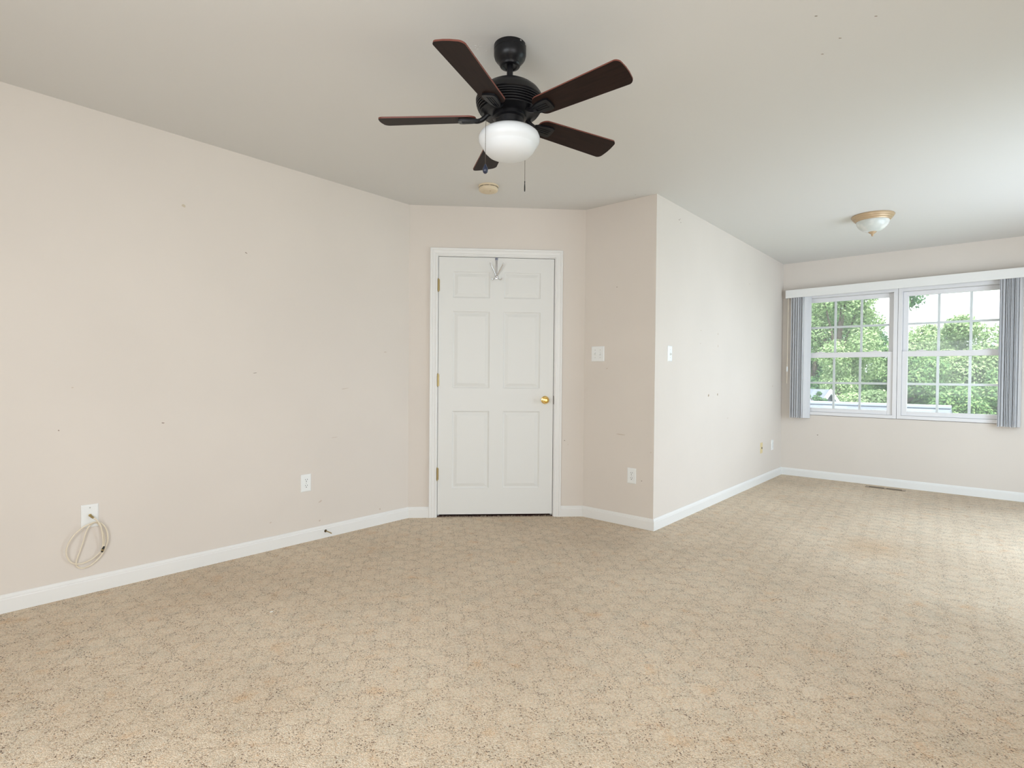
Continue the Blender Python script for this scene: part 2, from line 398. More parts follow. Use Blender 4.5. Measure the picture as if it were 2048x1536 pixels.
# local x = -s, local y out of the wall
LX0, LX1, LZ0, LZ1 = 0.2295, 1.1385, 0.022, 2.0445
def leaf_bm():
    bm = bmesh.new()
    cols = [(0.341, 0.631), (0.739, 1.031)]; rows = [(0.228, 0.837), (1.018, 1.620), (1.727, 1.931)]
    xs = [LX0] + [v for c in cols for v in c] + [LX1]; zs = [LZ0] + [v for r in rows for v in r] + [LZ1]
    y0 = -0.002
    V = lambda s, z, y: bm.verts.new((-s, y, z))
    for i in range(len(xs) - 1):
        for j in range(len(zs) - 1):
            a, b, c, d = xs[i], xs[i + 1], zs[j], zs[j + 1]
            if (a, b) in cols and (c, d) in rows:
                prev = None
                for ins, dep in ((0, 0), (0.003, -0.0045), (0.010, -0.0075), (0.014, -0.0075), (0.036, -0.0015), (0.040, -0.001)):
                    R = [V(a + ins, c + ins, y0 + dep), V(b - ins, c + ins, y0 + dep), V(b - ins, d - ins, y0 + dep), V(a + ins, d - ins, y0 + dep)]
                    if prev:
                        for k in range(4): bm.faces.new((prev[k], prev[(k + 1) % 4], R[(k + 1) % 4], R[k]))
                    prev = R
                bm.faces.new(prev)
            else:
                bm.faces.new((V(a, c, y0), V(b, c, y0), V(b, d, y0), V(a, d, y0)))
    F = [V(LX0, LZ0, y0), V(LX1, LZ0, y0), V(LX1, LZ1, y0), V(LX0, LZ1, y0)]
    B = [V(LX0, LZ0, y0 - .035), V(LX1, LZ0, y0 - .035), V(LX1, LZ1, y0 - .035), V(LX0, LZ1, y0 - .035)]
    for k in range(4): bm.faces.new((F[k], F[(k + 1) % 4], B[(k + 1) % 4], B[k]))
    bm.faces.new(B)
    bmesh.ops.remove_doubles(bm, verts=bm.verts, dist=1e-5)
    return bm
leaf = obj('door_leaf', leaf_bm(), door_m, dr); leaf['label'] = 'white six-panel door leaf'
# jamb with stop
bm = bmesh.new()
for a, b in (((0.212, 0), (0.2265, 2.058)), ((1.1425, 0), (1.156, 2.058)), ((0.2265, 2.0485), (1.1425, 2.058))):
    add_box(bm, (-b[0], -T, a[1]), (-a[0], 0.0, b[1]))
for a, b in (((0.2265, 0), (0.240, 2.0485)), ((1.129, 0), (1.1425, 2.0485)), ((0.2265, 2.035), (1.1425, 2.0485))):
    add_box(bm, (-b[0], -0.09, a[1]), (-a[0], -0.040, b[1]))
obj('door_jamb', bm, trim_m, dr)
# casing: profile across width, mitred
CP = [(0, 0), (0, 0.008), (0.004, 0.0105), (0.012, 0.0110), (0.016, 0.0090), (0.020, 0.0105), (0.030, 0.0135), (0.036, 0.0150), (0.040, 0.0135), (0.044, 0.0165), (0.054, 0.0170), (0.057, 0.0150), (0.057, 0)]
def casing_bm():
    bm = bmesh.new(); s0, s1, zt = 0.2205, 1.1485, 2.0545
    path = [(lambda w: (s0 - w, 0.0)), (lambda w: (s0 - w, zt + w)), (lambda w: (s1 + w, zt + w)), (lambda w: (s1 + w, 0.0))]
    rings = [[bm.verts.new((-f(w_)[0], y_, f(w_)[1])) for w_, y_ in CP] for f in path]
    for A, B in zip(rings, rings[1:]):
        for i in range(len(CP)): bm.faces.new((A[i], A[(i + 1) % len(CP)], B[(i + 1) % len(CP)], B[i]))
    bm.faces.new(rings[0]); bm.faces.new(rings[-1]); return bm
obj('door_casing', casing_bm(), trim_m, dr)
th = obj('threshold', box((-1.1425, -T, 0.0), (-0.2265, -0.008, 0.004)), thresh_m, dr); th['label'] = 'dark reddish brown strip under the door'
obj('dark_backing', box((-1.156, -T - .04, 0.0), (-0.212, -T, 2.058)), dark_m, dr)  # near-black slab stands in for the unlit space behind the door
bm = bmesh.new()                                   # frayed carpet edge along the threshold
for i in range(150):
    s = rng.uniform(.24, 1.13); p = Vector((-s, -0.006 + rng.uniform(-.004, .004), 0.001))
    add_tube(bm, [p, p + Vector((rng.uniform(-.008, .008), rng.uniform(-.01, .004), rng.uniform(.003, .011)))], 0.0012, 4)
obj('frayed_carpet_edge', bm, mat('carpet_yarn', (0.42, 0.35, 0.27), 0.9), dr)
for zc in (1.822, 1.080, 0.342):
    h = bmesh.new(); add_tube(h, [(-0.2275, 0.006, zc - .047), (-0.2275, 0.006, zc + .047)], 0.0060, 12)
    for dz in (-.050, .050): add_tube(h, [(-0.2275, 0.006, zc + dz - .003), (-0.2275, 0.006, zc + dz + .003)], [0.0045, 0.0030], 10)
    for dz in (-.028, -.009, .010, .029): add_tube(h, [(-0.2275, 0.006, zc + dz - .0008), (-0.2275, 0.006, zc + dz + .0008)], 0.0066, 12)
    add_box(h, (-0.2375, -0.003, zc - .045), (-0.2180, 0.0015, zc + .045))
    hg = obj('hinge', h, oldbrass_m, dr, True); hg['label'] = 'aged brass butt hinge'
kn = bmesh.new()
rot_y = Matrix.Rotation(-pi / 2, 4, 'X')            # lathe z -> local +y
t = lathe([(0, 0.0), (.0310, 0.0), (.0320, .003), (.0300, .007), (.0220, .010), (.0120, .012), (.0110, .026), (.0150, .032), (.0235, .038), (.0268, .046), (.0262, .055), (.0215, .062), (.0125, .0645), (.0090, .0615), (.0070, .0615), (.0070, .0640), (.0, .0645)], 40)
merge(kn, t, Matrix.Translation((-1.0745, -0.002, 0.928)) @ rot_y)
k_ = obj('door_knob', kn, brass_m, dr, True); k_['label'] = 'polished brass door knob'
st = obj('strike_plate', box((-1.1435, -0.03, 0.895), (-1.1400, 0.004, 0.962), 0.001), MATS['dark_bronze'], dr); st['label'] = 'dark bronze strike plate'

# over-the-door hook (hangs on the door)
hk = thing('over_door_hook', 'chrome double coat hook hung over the top of the white door', 'hook', (XL, YA, 0), FACE_DOOR)
cx = -0.680
obj('hanger_strap', box((cx - .0085, -0.0015, 1.915), (cx + .0085, 0.0005, 2.0465), 0.0004), chrome_m, hk)
bm = box((cx - .0085, -0.036, 2.0447), (cx + .0085, 0.0005, 2.0467), 0.0004); add_box(bm, (cx - .0105, 0.0, 2.026), (cx + .0105, 0.0035, 2.044), 0.001)
obj('hanger_clip', bm, mat('blue_steel', (0.30, 0.33, 0.42), 0.25, 0.9), hk)
bm = bmesh.new(); add_box(bm, (cx - .013, 0.0, 1.876), (cx + .013, 0.012, 1.912), 0.003)
t = lathe([(0, 0), (.009, 0), (.010, .004), (.008, .012), (.004, .015), (0, .016)], 20); merge(bm, t, Matrix.Translation((cx, .010, 1.893)) @ rot_y)
obj('hook_body', bm, chrome_m, hk, True)
for sgn in (-1, 1):
    pts = spline([(cx + sgn * .006, .010, 1.905), (cx + sgn * .020, .026, 1.932), (cx + sgn * .038, .044, 1.965), (cx + sgn * .0515, .056, 1.990)], 6)
    bm = tube(pts, [.0048] * (len(pts) - 1) + [.0040], 12)
    t = bmesh.new(); bmesh.ops.create_uvsphere(t, u_segments=12, v_segments=8, radius=.0055); merge(bm, t, Matrix.Translation(pts[-1]))
    obj('coat_peg', bm, chrome_m, hk, True)
    pts = spline([(cx + sgn * .008, .008, 1.886), (cx + sgn * .018, .020, 1.874), (cx + sgn * .028, .030, 1.868), (cx + sgn * .036, .036, 1.872), (cx + sgn * .041, .040, 1.882)], 6)
    bm = tube(pts, .0040, 12)
    t = bmesh.new(); bmesh.ops.create_uvsphere(t, u_segments=12, v_segments=8, radius=.0048); merge(bm, t, Matrix.Translation(pts[-1]))
    obj('lower_hook', bm, chrome_m, hk, True)

# ------------------------------------------------------------------ wall plates
def screw(parent, x, z, y=0.0055):
    bm = bmesh.new(); t = lathe([(0, 0), (.0034, 0), (.0032, .0010), (0, .0014)], 14); merge(bm, t, Matrix.Translation((x, y - .0004, z)) @ rot_y)
    add_box(bm, (x - .0026, y + .0007, z - .0004), (x + .0026, y + .0013, z + .0004))
    return obj('screw', bm, screw_m, parent, True)
def plate_bm(w_, h_, d_=0.0055):
    bm = bmesh.new(); prev = None
    for ins, y in ((0, 0), (0, .0018), (.0012, .0035), (.0045, d_ - .0006), (.0060, d_)):
        R = [bm.verts.new((sx * (w_ / 2 - ins), y, sz * (h_ / 2 - ins))) for sx, sz in ((-1, -1), (1, -1), (1, 1), (-1, 1))]
        if prev:
            for k in range(4): bm.faces.new((prev[k], prev[(k + 1) % 4], R[(k + 1) % 4], R[k]))
        else: bm.faces.new(R)
        prev = R
    bm.faces.new(prev); return bm
def outlet(label, loc, rz):
    o = thing('wall_outlet', label, 'outlet', loc, rz)
    obj('cover_plate', plate_bm(.0725, .116), plate_m, o)
    for dz in (-.0195, .0195):
        pts = []
        for i in range(40):
            a = 2 * pi * i / 40; x = .0172 * cos(a); z = .0172 * sin(a)
            pts.append((x, max(-.0142, min(.0142, z))))
        bm = bmesh.new(); add_poly(bm, pts, 0, .0022, Matrix.Translation((0, .0050, dz)) @ Matrix.Rotation(pi / 2, 4, 'X') @ Matrix.Scale(-1, 4, (0, 0, 1)))
        rc = obj('receptacle', bm, plate_m, o)
        bm = bmesh.new(); y0, y1 = .0068, .00745
        add_box(bm, (-.0078, y0, dz + .0005), (-.0050, y1, dz + .0085)); add_box(bm, (.0050, y0, dz + .0010), (.0078, y1, dz + .0080))
        t = lathe([(0, 0), (.0030, 0), (.0030, .0007), (0, .0007)], 16); merge(bm, t, Matrix.Translation((0, y0, dz - .0070)) @ rot_y)
        obj('outlet_slots', bm, slot_m, rc)
    screw(o, 0, 0); return o
outlet('white duplex outlet low on the long left wall', (XL, 1.850, 0.392), FACE_X)
outlet('white duplex outlet low on the narrow wall below the double switch', (-2.0155, YB, 0.378), FACE_SIDE)
outlet('white outlet low in the corner beside the window wall', (XW, 6.545, 0.372), FACE_X)
def switch(label, loc, rz, gangs):
    o = thing('light_switch', label, 'light switch', loc, rz)
    wd_ = 0.0725 if gangs == 1 else 0.117
    obj('cover_plate', plate_bm(wd_, .118), plate_m, o)
    for g in range(gangs):
        gx = 0 if gangs == 1 else (-.023 if g == 0 else .023)
        bm = bmesh.new(); add_box(bm, (gx - .0055, .0050, -.0125), (gx + .0055, .0062, .0125), .0004)
        add_box(bm, (gx - .0048, .0058, -.0012), (gx + .0048, .0066, .0012))
        t = box((-.0040, 0, -.0048), (.0040, .0145, .0048), .0012)
        merge(bm, t, Matrix.Translation((gx, .0045, 0)) @ Matrix.Rotation(radians(-28 if g == 0 else 26), 4, 'X'))
        obj('toggle', bm, plate_m, o, True)
        bm = bmesh.new(); add_box(bm, (gx - .0062, .0053, -.0132), (gx + .0062, .0058, .0132)); obj('toggle_slot', bm, mat('slot_grey', (.45, .45, .44), .5) if 'slot_grey' not in MATS else MATS['slot_grey'], o)
        for dz in (-.030, .030): screw(o, gx, dz)
    return o
switch('white double toggle switch plate right of the door', (-2.3225, YB, 1.295), FACE_SIDE, 2)
switch('white single toggle switch on the bright wall at the outer corner', (XW, 3.920, 1.296), FACE_X, 1)

cp = thing('coax_plate', 'white cable TV wall plate low on the left wall', 'wall plate', (XL, 0.686, 0.390), FACE_X)
obj('cover_plate', plate_bm(.0725, .116), plate_m, cp); screw(cp, 0, .042)
bm = bmesh.new(); t = lathe([(0, 0), (.0075, 0), (.0075, .004), (.0050, .0045), (.0050, .010), (0, .010)], 6); merge(bm, t, Matrix.Translation((0, .005, .004)) @ rot_y)
obj('coax_jack', bm, oldbrass_m, cp)
yp = thing('jack_plate', 'small yellowed jack plate low on the bright wall near the corner', 'wall plate', (XW, 6.160, 0.372), FACE_X)
obj('cover_plate', plate_bm(.070, .114), ivory_m, yp)
bm = bmesh.new(); t = lathe([(0, 0), (.010, 0), (.010, .004), (0, .004)], 16); merge(bm, t, Matrix.Translation((0, .0045, 0)) @ rot_y); obj('jack_hole', bm, slot_m, yp)

# looped coax cable hanging from the plate
PTS = [(.688, .390), (.707, .37), (.723, .341), (.73, .306), (.735, .269), (.736, .242), (.731, .207), (.714, .188), (.69, .17), (.656, .159), (.623, .164), (.6, .188), (.589, .228), (.597, .27), (.619, .309), (.652, .34), (.68, .353), (.707, .358), (.731, .345), (.751, .311), (.758, .267), (.753, .229), (.729, .178), (.694, .145), (.658, .132), (.631, .15), (.632, .18), (.645, .224), (.656, .265), (.668, .313), (.683, .343), (.707, .355), (.725, .335), (.739, .292), (.743, .255), (.74, .227)]
OFF = [.022, .034, .034, .030, .026, .022, .018, .015, .013, .011, .012, .014, .016, .018, .020, .022, .023, .022, .020, .018, .016, .014, .012, .010, .0055, .006, .008, .010, .012, .014, .0145, .0135, .012, .013, .016, .020]
cb = thing('coax_cable', 'cream coaxial cable looped in a coil below the left wall plate', 'cable', (XL, 0.686, 0.394))
path = spline([(o_, y - .686, z - .394) for (y, z), o_ in zip(PTS, OFF)], 6)
obj('cable_jacket', tube(path, .0034, 10), cable_m, cb, True)
obj('plug', tube([(.0155, .002, -.003), (.022, .003, -.005), (.030, .010, -.012)], [.0058, .0058, .0048], 12), oldbrass_m, cb, True)
e0 = Vector(path[-1]); e1 = e0 + Vector((.002, -.009, -.028)); e2 = e0 + Vector((.001, -.004, -.012))
pl = obj('loose_connector', tube([e0, e2, e1], [.0050, .0055, .0045], 12), blk_m, cb, True); pl['label'] = 'black connector on the loose end'
obj('connector_nut', tube([e2 + Vector((0, -.0005, -.002)), e2 + Vector((.0005, -.003, -.009))], .0064, 6), oldbrass_m, cb)

# brass door-stop stub on the left baseboard
ds = thing('door_stop', 'short brass door stop stub on the left baseboard', 'door stop', (XL + .0125, 1.987, 0.046))
t = bmesh.new(); rx = Matrix.Rotation(pi / 2, 4, 'Y')
merge(t, lathe([(0, 0), (.0095, 0), (.0095, .003), (.007, .008), (.004, .010), (0, .010)], 20), rx); obj('stop_base', t, MATS['dark_bronze'], ds, True)
obj('stop_rod', tube([(.008, 0, 0), (.022, .008, -.004), (.046, .019, -.012)], [.0036, .0036, .0036], 10), oldbrass_m, ds, True)

# scrap of lint on the carpet
bm = bmesh.new(); add_box(bm, (-.007, -.003, 0), (.007, .003, .003), .001); lint = obj('lint_scrap', bm, lint_m); lint.location = (-2.526, 1.193, 0.0); lint.rotation_euler = (0, 0, 1.1)
tag(lint, 'tiny white scrap of lint on the carpet near the left wall', 'lint')

# ------------------------------------------------------------------ floor register
rg = thing('floor_register', 'brown metal floor register in the carpet below the window', 'floor vent', (-0.800, 6.715, 0.0))
bm = bmesh.new()
W2, D2 = .170, .040
for a, b in (((-W2, -D2), (W2, -D2 + .014)), ((-W2, D2 - .014), (W2, D2)), ((-W2, -D2 + .014), (-.140, D2 - .014)), ((.140, -D2 + .014), (W2, D2 - .014)), ((-.010, -D2 + .014), (.010, D2 - .014))):
    add_box(bm, (a[0], a[1], 0), (b[0], b[1], .005), .0015)
obj('register_frame', bm, reg_m, rg)
for s in (-1, 1):
    bm = bmesh.new(); add_box(bm, (min(s * .010, s * .140), -.0012, .0012), (max(s * .010, s * .140), .0012, .0030))
    for i in range(1, 9):
        x = s * (.010 + i * .130 / 9); add_box(bm, (x - .0012, -D2 + .013, .0012), (x + .0012, D2 - .013, .0032))
    obj('register_fins', bm, MATS['dark_bronze'], rg)
obj('duct_dark_sheet', box((-.141, -D2 + .012, .0002), (.141, D2 - .012, .0010)), dark_m, rg)  # flat near-black sheet, the shade inside the duct put into its colour

# ------------------------------------------------------------------ smoke detector and dome light
sd = thing('smoke_detector', 'yellowed round smoke detector on the ceiling before the door', 'smoke detector', (-2.665, 2.786, HC))
obj('mounting_base', lathe([(0, 0), (.0705, 0), (.0715, -.003), (.0705, -.010), (.0660, -.0125), (0, -.0125)], 56), detect_m, sd, 40)
bm = lathe([(.060, -.0125), (.0655, -.0150), (.0670, -.020), (.0668, -.030), (.0640, -.036), (.0600, -.0385), (.0380, -.0400), (.0375, -.0385), (.0340, -.0385), (.0335, -.0405), (.0140, -.0412), (.0135, -.0395), (0, -.0395)], 56)
obj('detector_body', bm, detect_m, sd, 40)
bm = bmesh.new()
for i in range(10):
    a0 = 2 * pi * i / 10
    for k in range(5):
        a = a0 + .06 + k * .095; t = box((.0645, -.0032, -.0152), (.0672, .0032, -.0134)); merge(bm, t, Matrix.Rotation(a, 4, 'Z'))
obj('vent_slots', bm, slot_m, sd)
bm = bmesh.new(); t = lathe([(0, -.0395), (.006, -.0395), (.006, -.0425), (0, -.043)], 20); merge(bm, t, Matrix.Translation((.024, -.008, 0))); obj('test_button', bm, mat('button_tan', (.52, .40, .25), .5), sd, True)

dl = thing('ceiling_light', 'alabaster glass dome ceiling light with a brass rim near the window', 'ceiling light', (-0.746, 5.279, HC))
obj('light_rim', lathe([(0, 0), (.147, 0), (.150, -.003), (.150, -.008), (.145, -.012), (.143, -.020), (.136, -.024), (.133, -.033), (.124, -.038), (.120, -.046), (.114, -.047), (.113, -.040), (0, -.040)], 64), gold_m, dl, 30)
obj('glass_dome', lathe([(.1135, -.041), (.1150, -.050), (.1130, -.064), (.106, -.080), (.094, -.097), (.076, -.113), (.054, -.125), (.028, -.132), (.0, -.134)], 64), alab_m, dl, True)
obj('finial', lathe([(0, -.126), (.029, -.127), (.030, -.132), (.024, -.139), (.015, -.146), (.010, -.150), (.0075, -.155), (.009, -.160), (.006, -.166), (0, -.168)], 32), gold_m, dl, True)

# ------------------------------------------------------------------ ceiling fan
FX, FY = -1.4767, 1.6623
fan = thing('ceiling_fan', 'black five-blade ceiling fan with a white glass bowl light', 'ceiling fan', (FX, FY, HC))
z_ = lambda v: v - HC
cn = obj('canopy', lathe([(0, 0), (.0640, 0), (.0645, -.003), (.0645, -.019), (.0630, -.0205), (.0645, -.022), (.0645, -.040), (.0605, -.053), (.0520, -.064), (.0440, -.071), (.0425, -.073), (.0425, -.077), (.0390, -.083), (.0300, -.085), (.0260, -.080), (0, -.080)], 56), black_m, fan, 30)
for a in (radians(-8), radians(22)):
    t = box((.0640, -.0035, -.0085), (.0652, .0035, -.0040)); bm = bmesh.new(); merge(bm, t, Matrix.Rotation(a, 4, 'Z'))
    obj('canopy_screw', bm, screw_m, cn)
obj('downrod', lathe([(0, -.078), (.0125, -.078), (.0125, -.146), (.0200, -.147), (.0210, -.152), (0, -.152)], 28), black_m, fan, True)
mh = [(0, 2.292), (.030, 2.2915), (.055, 2.2885), (.080, 2.281), (.100, 2.269), (.118, 2.254), (.1295, 2.238), (.1355, 2.220)]
rr, zz = .1355, 2.216
for i in range(6):
    mh += [(rr - .0045, zz), (rr - .0045, zz - .0025), (rr - .0005, zz - .0035), (rr - .0010, zz - .0065)]
    zz -= .0080; rr -= .0012 + .0012 * i
mh += [(rr - .006, zz), (.092, zz - .004), (.074, zz - .006), (0, zz - .006)]
obj('motor_housing', lathe([(r, z_(z)) for r, z in mh], 72), black_m, fan, 25)
obj('switch_housing', lathe([(0, z_(2.170)), (.066, z_(2.170)), (.068, z_(2.167)), (.068, z_(2.150)), (.064, z_(2.147)), (.057, z_(2.145)), (.055, z_(2.122)), (.060, z_(2.117)), (.061, z_(2.104)), (.052, z_(2.092)), (0, z_(2.092))], 56), black_m, fan, 30)
obj('glass_bowl', lathe([(.050, z_(2.103)), (.062, z_(2.103)), (.085, z_(2.101)), (.105, z_(2.095)), (.1170, z_(2.085)), (.1225, z_(2.072)), (.1215, z_(2.058)), (.1160, z_(2.046)), (.1085, z_(2.039)), (.1070, z_(2.034)), (.0985, z_(2.019)), (.0840, z_(2.005)), (.0630, z_(1.9955)), (.0400, z_(1.9905)), (.0180, z_(1.9885)), (0, z_(1.988))], 72), bowl_m, fan, 50)
# blades
def blade_bm():
    L0, L1 = .132, .527
    pts = []
    w0, w1 = .049, .0605
    def arc(cx, cy, r, a0, a1, n=8):
        return [(cx + r * cos(radians(a0 + (a1 - a0) * i / n)), cy + r * sin(radians(a0 + (a1 - a0) * i / n))) for i in range(n + 1)]
    pts += arc(L1 - .026, w1 - .024, .024, 80, 4)
    pts += [(L1 + .001, .012), (L1 + .001, -.012)]
    pts += arc(L1 - .026, -(w1 - .024), .024, -4, -80)
    pts += arc(L0 + .036, -(w0 - .034), .034, -95, -168)
    pts += arc(L0 + .036, (w0 - .034), .034, 168, 95)
    bm = bmesh.new(); add_poly(bm, pts, -.003, .003)
    for f in bm.faces: f.normal_update(); f.material_index = 0 if f.normal.z < -.5 else 1
    return bm
def iron_bm():
    bm = bmesh.new()
    pts = [(.118, -.012), (.135, -.021), (.160, -.027), (.190, -.030), (.204, -.026), (.208, -.012), (.208, .012), (.204, .026), (.190, .030), (.160, .027), (.135, .021), (.118, .012)]
    add_poly(bm, pts, -.012, -.0032)
    for y in (-.010, 0, .010): add_box(bm, (.128, y - .0018, -.0138), (.192, y + .0018, -.0118))
    add_tube(bm, spline([(.058, 0, .022), (.085, 0, .016), (.105, 0, .000), (.125, 0, -.008), (.140, 0, -.008)], 5), .0095, 10)
    return bm
RV = Vector((cos(YAW), sin(YAW), 0)); AV = Vector((-sin(YAW), cos(YAW), 0))
ANG0 = math.degrees(1.90589511) - 180
b0 = obj('fan_blade', blade_bm(), [blade_m, cherry_m], fan); i0 = obj('blade_iron', iron_bm(), black_m, b0, True)
i0.parent = b0
for k in range(5):
    if k == 0: b, ir = b0, i0
    else:
        b = b0.copy(); C.objects.link(b); b.parent = fan
        ir = i0.copy(); C.objects.link(ir); ir.parent = b
    q = Matrix.Rotation(radians(-1.6), 4, RV) @ Matrix.Rotation(radians(ANG0 + 72 * k), 4, 'Z') @ Matrix.Rotation(radians(-13), 4, 'X')   # the rotor hangs a little out of level
    b.location = (0, 0, z_(2.152)); b.rotation_euler = q.to_euler()
# pull chains
def chain(pts, pend, mm, pname):
    P = [RV * a + AV * b + Vector((0, 0, z_(z))) for a, b, z in pts]
    bm = tube(P, .0008, 6)
    for A, B in zip(P, P[1:]):
        n = max(1, int((B - A).length / .0042))
        for i in range(n):
            t = bmesh.new(); bmesh.ops.create_icosphere(t, subdivisions=1, radius=.0015); merge(bm, t, Matrix.Translation(A.lerp(B, i / n)))
    ch = obj('pull_chain', bm, chain_m, fan, True)
    e = P[-1]; bm = bmesh.new(); add_lathe(bm, [(r, e.z + dz) for r, dz in pend], 24, e.x, e.y); obj(pname, bm, mm, ch, True)
chain([(-.040, -.040, 2.138), (-.062, -.068, 2.118), (-.089, -.096, 2.098), (-.0905, -.0975, 2.070), (-.0905, -.0975, 1.928)], [(0, .003), (.003, .002), (.0065, -.006), (.0100, -.014), (.0108, -.021), (.0088, -.029), (.0045, -.0335), (0, -.0345)], pend_m, 'chain_fob')
chain([(.030, .048, 2.138), (.058, .098, 2.112), (.066, .110, 2.090), (.066, .110, 1.936)], [(0, .004), (.0018, .003), (.0022, .000), (.0014, -.004), (.0018, -.009), (.0026, -.020), (.0026, -.036), (.0015, -.040), (0, -.041)], black_m, 'chain_pendant')

# ------------------------------------------------------------------ windows
def window(name, x0, x1, label):
    o = thing(name, label, 'window', (0, 0, 0), kind='structure')
    z0, z1 = WZ0 + .004, WZ1 - .002
    def ring(nm, a, b, fwid, y0, y1, bev, par, m=vinyl_m):
        bm = bmesh.new(); l, r, bt, tp = fwid
        add_box(bm, (a[0], y0, a[1]), (a[0] + l, y1, b[1]), bev); add_box(bm, (b[0] - r, y0, a[1]), (b[0], y1, b[1]), bev)
        add_box(bm, (a[0] + l - .001, y0 + .0003, a[1]), (b[0] - r + .001, y1, a[1] + bt), bev); add_box(bm, (a[0] + l - .001, y0 + .0003, b[1] - tp), (b[0] - r + .001, y1, b[1]), bev)
        return obj(nm, bm, m, par)
    ring('window_frame', (x0, z0), (x1, z1), (.036, .036, .035, .040), YD - .006, YD + .10, .0015, o)
    ix0, ix1 = x0 + .036, x1 - .036
    # upper sash sits outside, lower sash inside
    for nm, za, zb, y0, rails in (('upper_sash', 1.352, 2.019, YD + .052, (.045, .045, .052, .045)), ('lower_sash', .745, 1.406, YD + .012, (.047, .047, .045, .056))):
        s = ring(nm, (ix0 + .001, za), (ix1 - .001, zb), rails, y0, y0 + .034, .003, o)
        ga = (ix0 + rails[0], za + rails[2]); gb = (ix1 - rails[1], zb - rails[3])
        obj('glass_pane', box((ga[0] - .004, y0 + .010, ga[1] - .004), (gb[0] + .004, y0 + .014, gb[1] + .004)), glass_m, s)
        bm = bmesh.new()
        for f in (1 / 3, 2 / 3):
            x = ga[0] + (gb[0] - ga[0]) * f; add_box(bm, (x - .0115, y0 + .016, ga[1] - .003), (x + .0115, y0 + .023, gb[1] + .003), .002)
        z = (ga[1] + gb[1]) / 2; add_box(bm, (ga[0] - .003, y0 + .0163, z - .0115), (gb[0] + .003, y0 + .0227, z + .0115), .002)
        obj('window_grille', bm, vinyl_m, s)
        if nm == 'lower_sash':
            for x in (ix0 + .16, ix1 - .16):
                bm = bmesh.new(); add_box(bm, (x - .045, y0 + .004, zb - .001), (x + .045, y0 + .024, zb + .006), .003)
                add_box(bm, (x - .016, y0 + .002, zb + .004), (x + .016, y0 + .022, zb + .013), .004)
                obj('sash_lock', bm, vinyl_m, s)
    return o
XM = (WX0 + WX1) / 2
window('window_1', WX0 + .003, XM - .0015, 'left double-hung white window with gridded panes')
window('window_2', XM + .0015, WX1 - .003, 'right double-hung white window with gridded panes')

# ------------------------------------------------------------------ vertical blinds
VB = thing('vertical_blinds', 'white vertical blinds drawn open to both sides of the double window', 'blinds', (XM, YD, 0))
TILT = 0.0105
def lx(x): return x - XM
V0, V1 = -1.788 - XM, 0.312 - XM
bm = bmesh.new()
add_box(bm, (V0, -.101, 2.040), (V1, -.095, 2.127), .001)
add_box(bm, (V0, -.095, 2.040), (V0 + .005, -.001, 2.127)); add_box(bm, (V1 - .005, -.095, 2.040), (V1, -.001, 2.127))
add_box(bm, (V0, -.101, 2.126), (V1, -.060, 2.130), .001)
for v in bm.verts: v.co.z += TILT * v.co.x
obj('valance', bm, trim_m, VB)
bm = bmesh.new(); add_box(bm, (V0 + .02, -.070, 2.060), (V1 - .02, -.028, 2.105), .003)
for x in (V0 + .15, 0, V1 - .15): add_box(bm, (x - .012, -.030, 2.088), (x + .012, 0, 2.106))
for v in bm.verts: v.co.z += TILT * v.co.x
obj('headrail', bm, vinyl_m, VB)
def slat_mesh():
    bm = bmesh.new(); n = 8; Wd = .089; ztop, zbot = 2.060, .678
    rows = []
    for z in (ztop, zbot):
        r1, r2 = [], []
        for i in range(n + 1):
            u = -1 + 2 * i / n; y = u * Wd / 2; x = .0095 * (1 - u * u)
            r1.append(bm.verts.new((x, y, z))); r2.append(bm.verts.new((x + .0010, y, z)))
        rows.append((r1, r2))
    (a1, a2), (b1, b2) = rows
    for i in range(n):
        bm.faces.new((a1[i], a1[i + 1], b1[i + 1], b1[i])); bm.faces.new((a2[i], b2[i], b2[i + 1], a2[i + 1]))
        bm.faces.new((a1[i], a2[i], a2[i + 1], a1[i + 1])); bm.faces.new((b1[i], b1[i + 1], b2[i + 1], b2[i]))
    for k in (0, n): bm.faces.new((a1[k], b1[k], b2[k], a2[k]))
    add_box(bm, (-.002, -.006, 2.055), (.004, .006, 2.068))
    return bm
sl = obj('blind_slat', slat_mesh(), slat_m, VB, 40)
first = True
def put_slat(x, ang, dz=0.0, dy=0.0):
    global first
    s = sl if first else sl.copy()
    if not first: C.objects.link(s); s.parent = VB
    first = False
    s.location = (lx(x), -.049 + dy, dz); s.rotation_euler = (0, 0, radians(ang))
for i in range(10): put_slat(-1.722 + i * .0122, -4 + rng.uniform(-6, 6), rng.uniform(-.002, .002) - .006, rng.uniform(-.005, .005))
put_slat(-1.568, -44, -.006)
for i in range(13): put_slat(.050 + i * .0120, -13 + rng.uniform(-7, 7), .008 + rng.uniform(-.003, .003), rng.uniform(-.004, .004))
bm = tube([(lx(-1.762), -.082, 2.045), (lx(-1.7635), -.082, 1.60), (lx(-1.766), -.082, 1.06)], .0032, 8)
wn_ = obj('wand', bm, wand_m, VB, True); wn_['label'] = 'thin cream tilt wand with a grip'
obj('wand_grip', lathe([(0, 1.195), (.007, 1.195), (.0075, 1.205), (.0075, 1.240), (.005, 1.252), (0, 1.252)], 16), plate_m, wn_, True).location = (lx(-1.7655), -.082, 0)

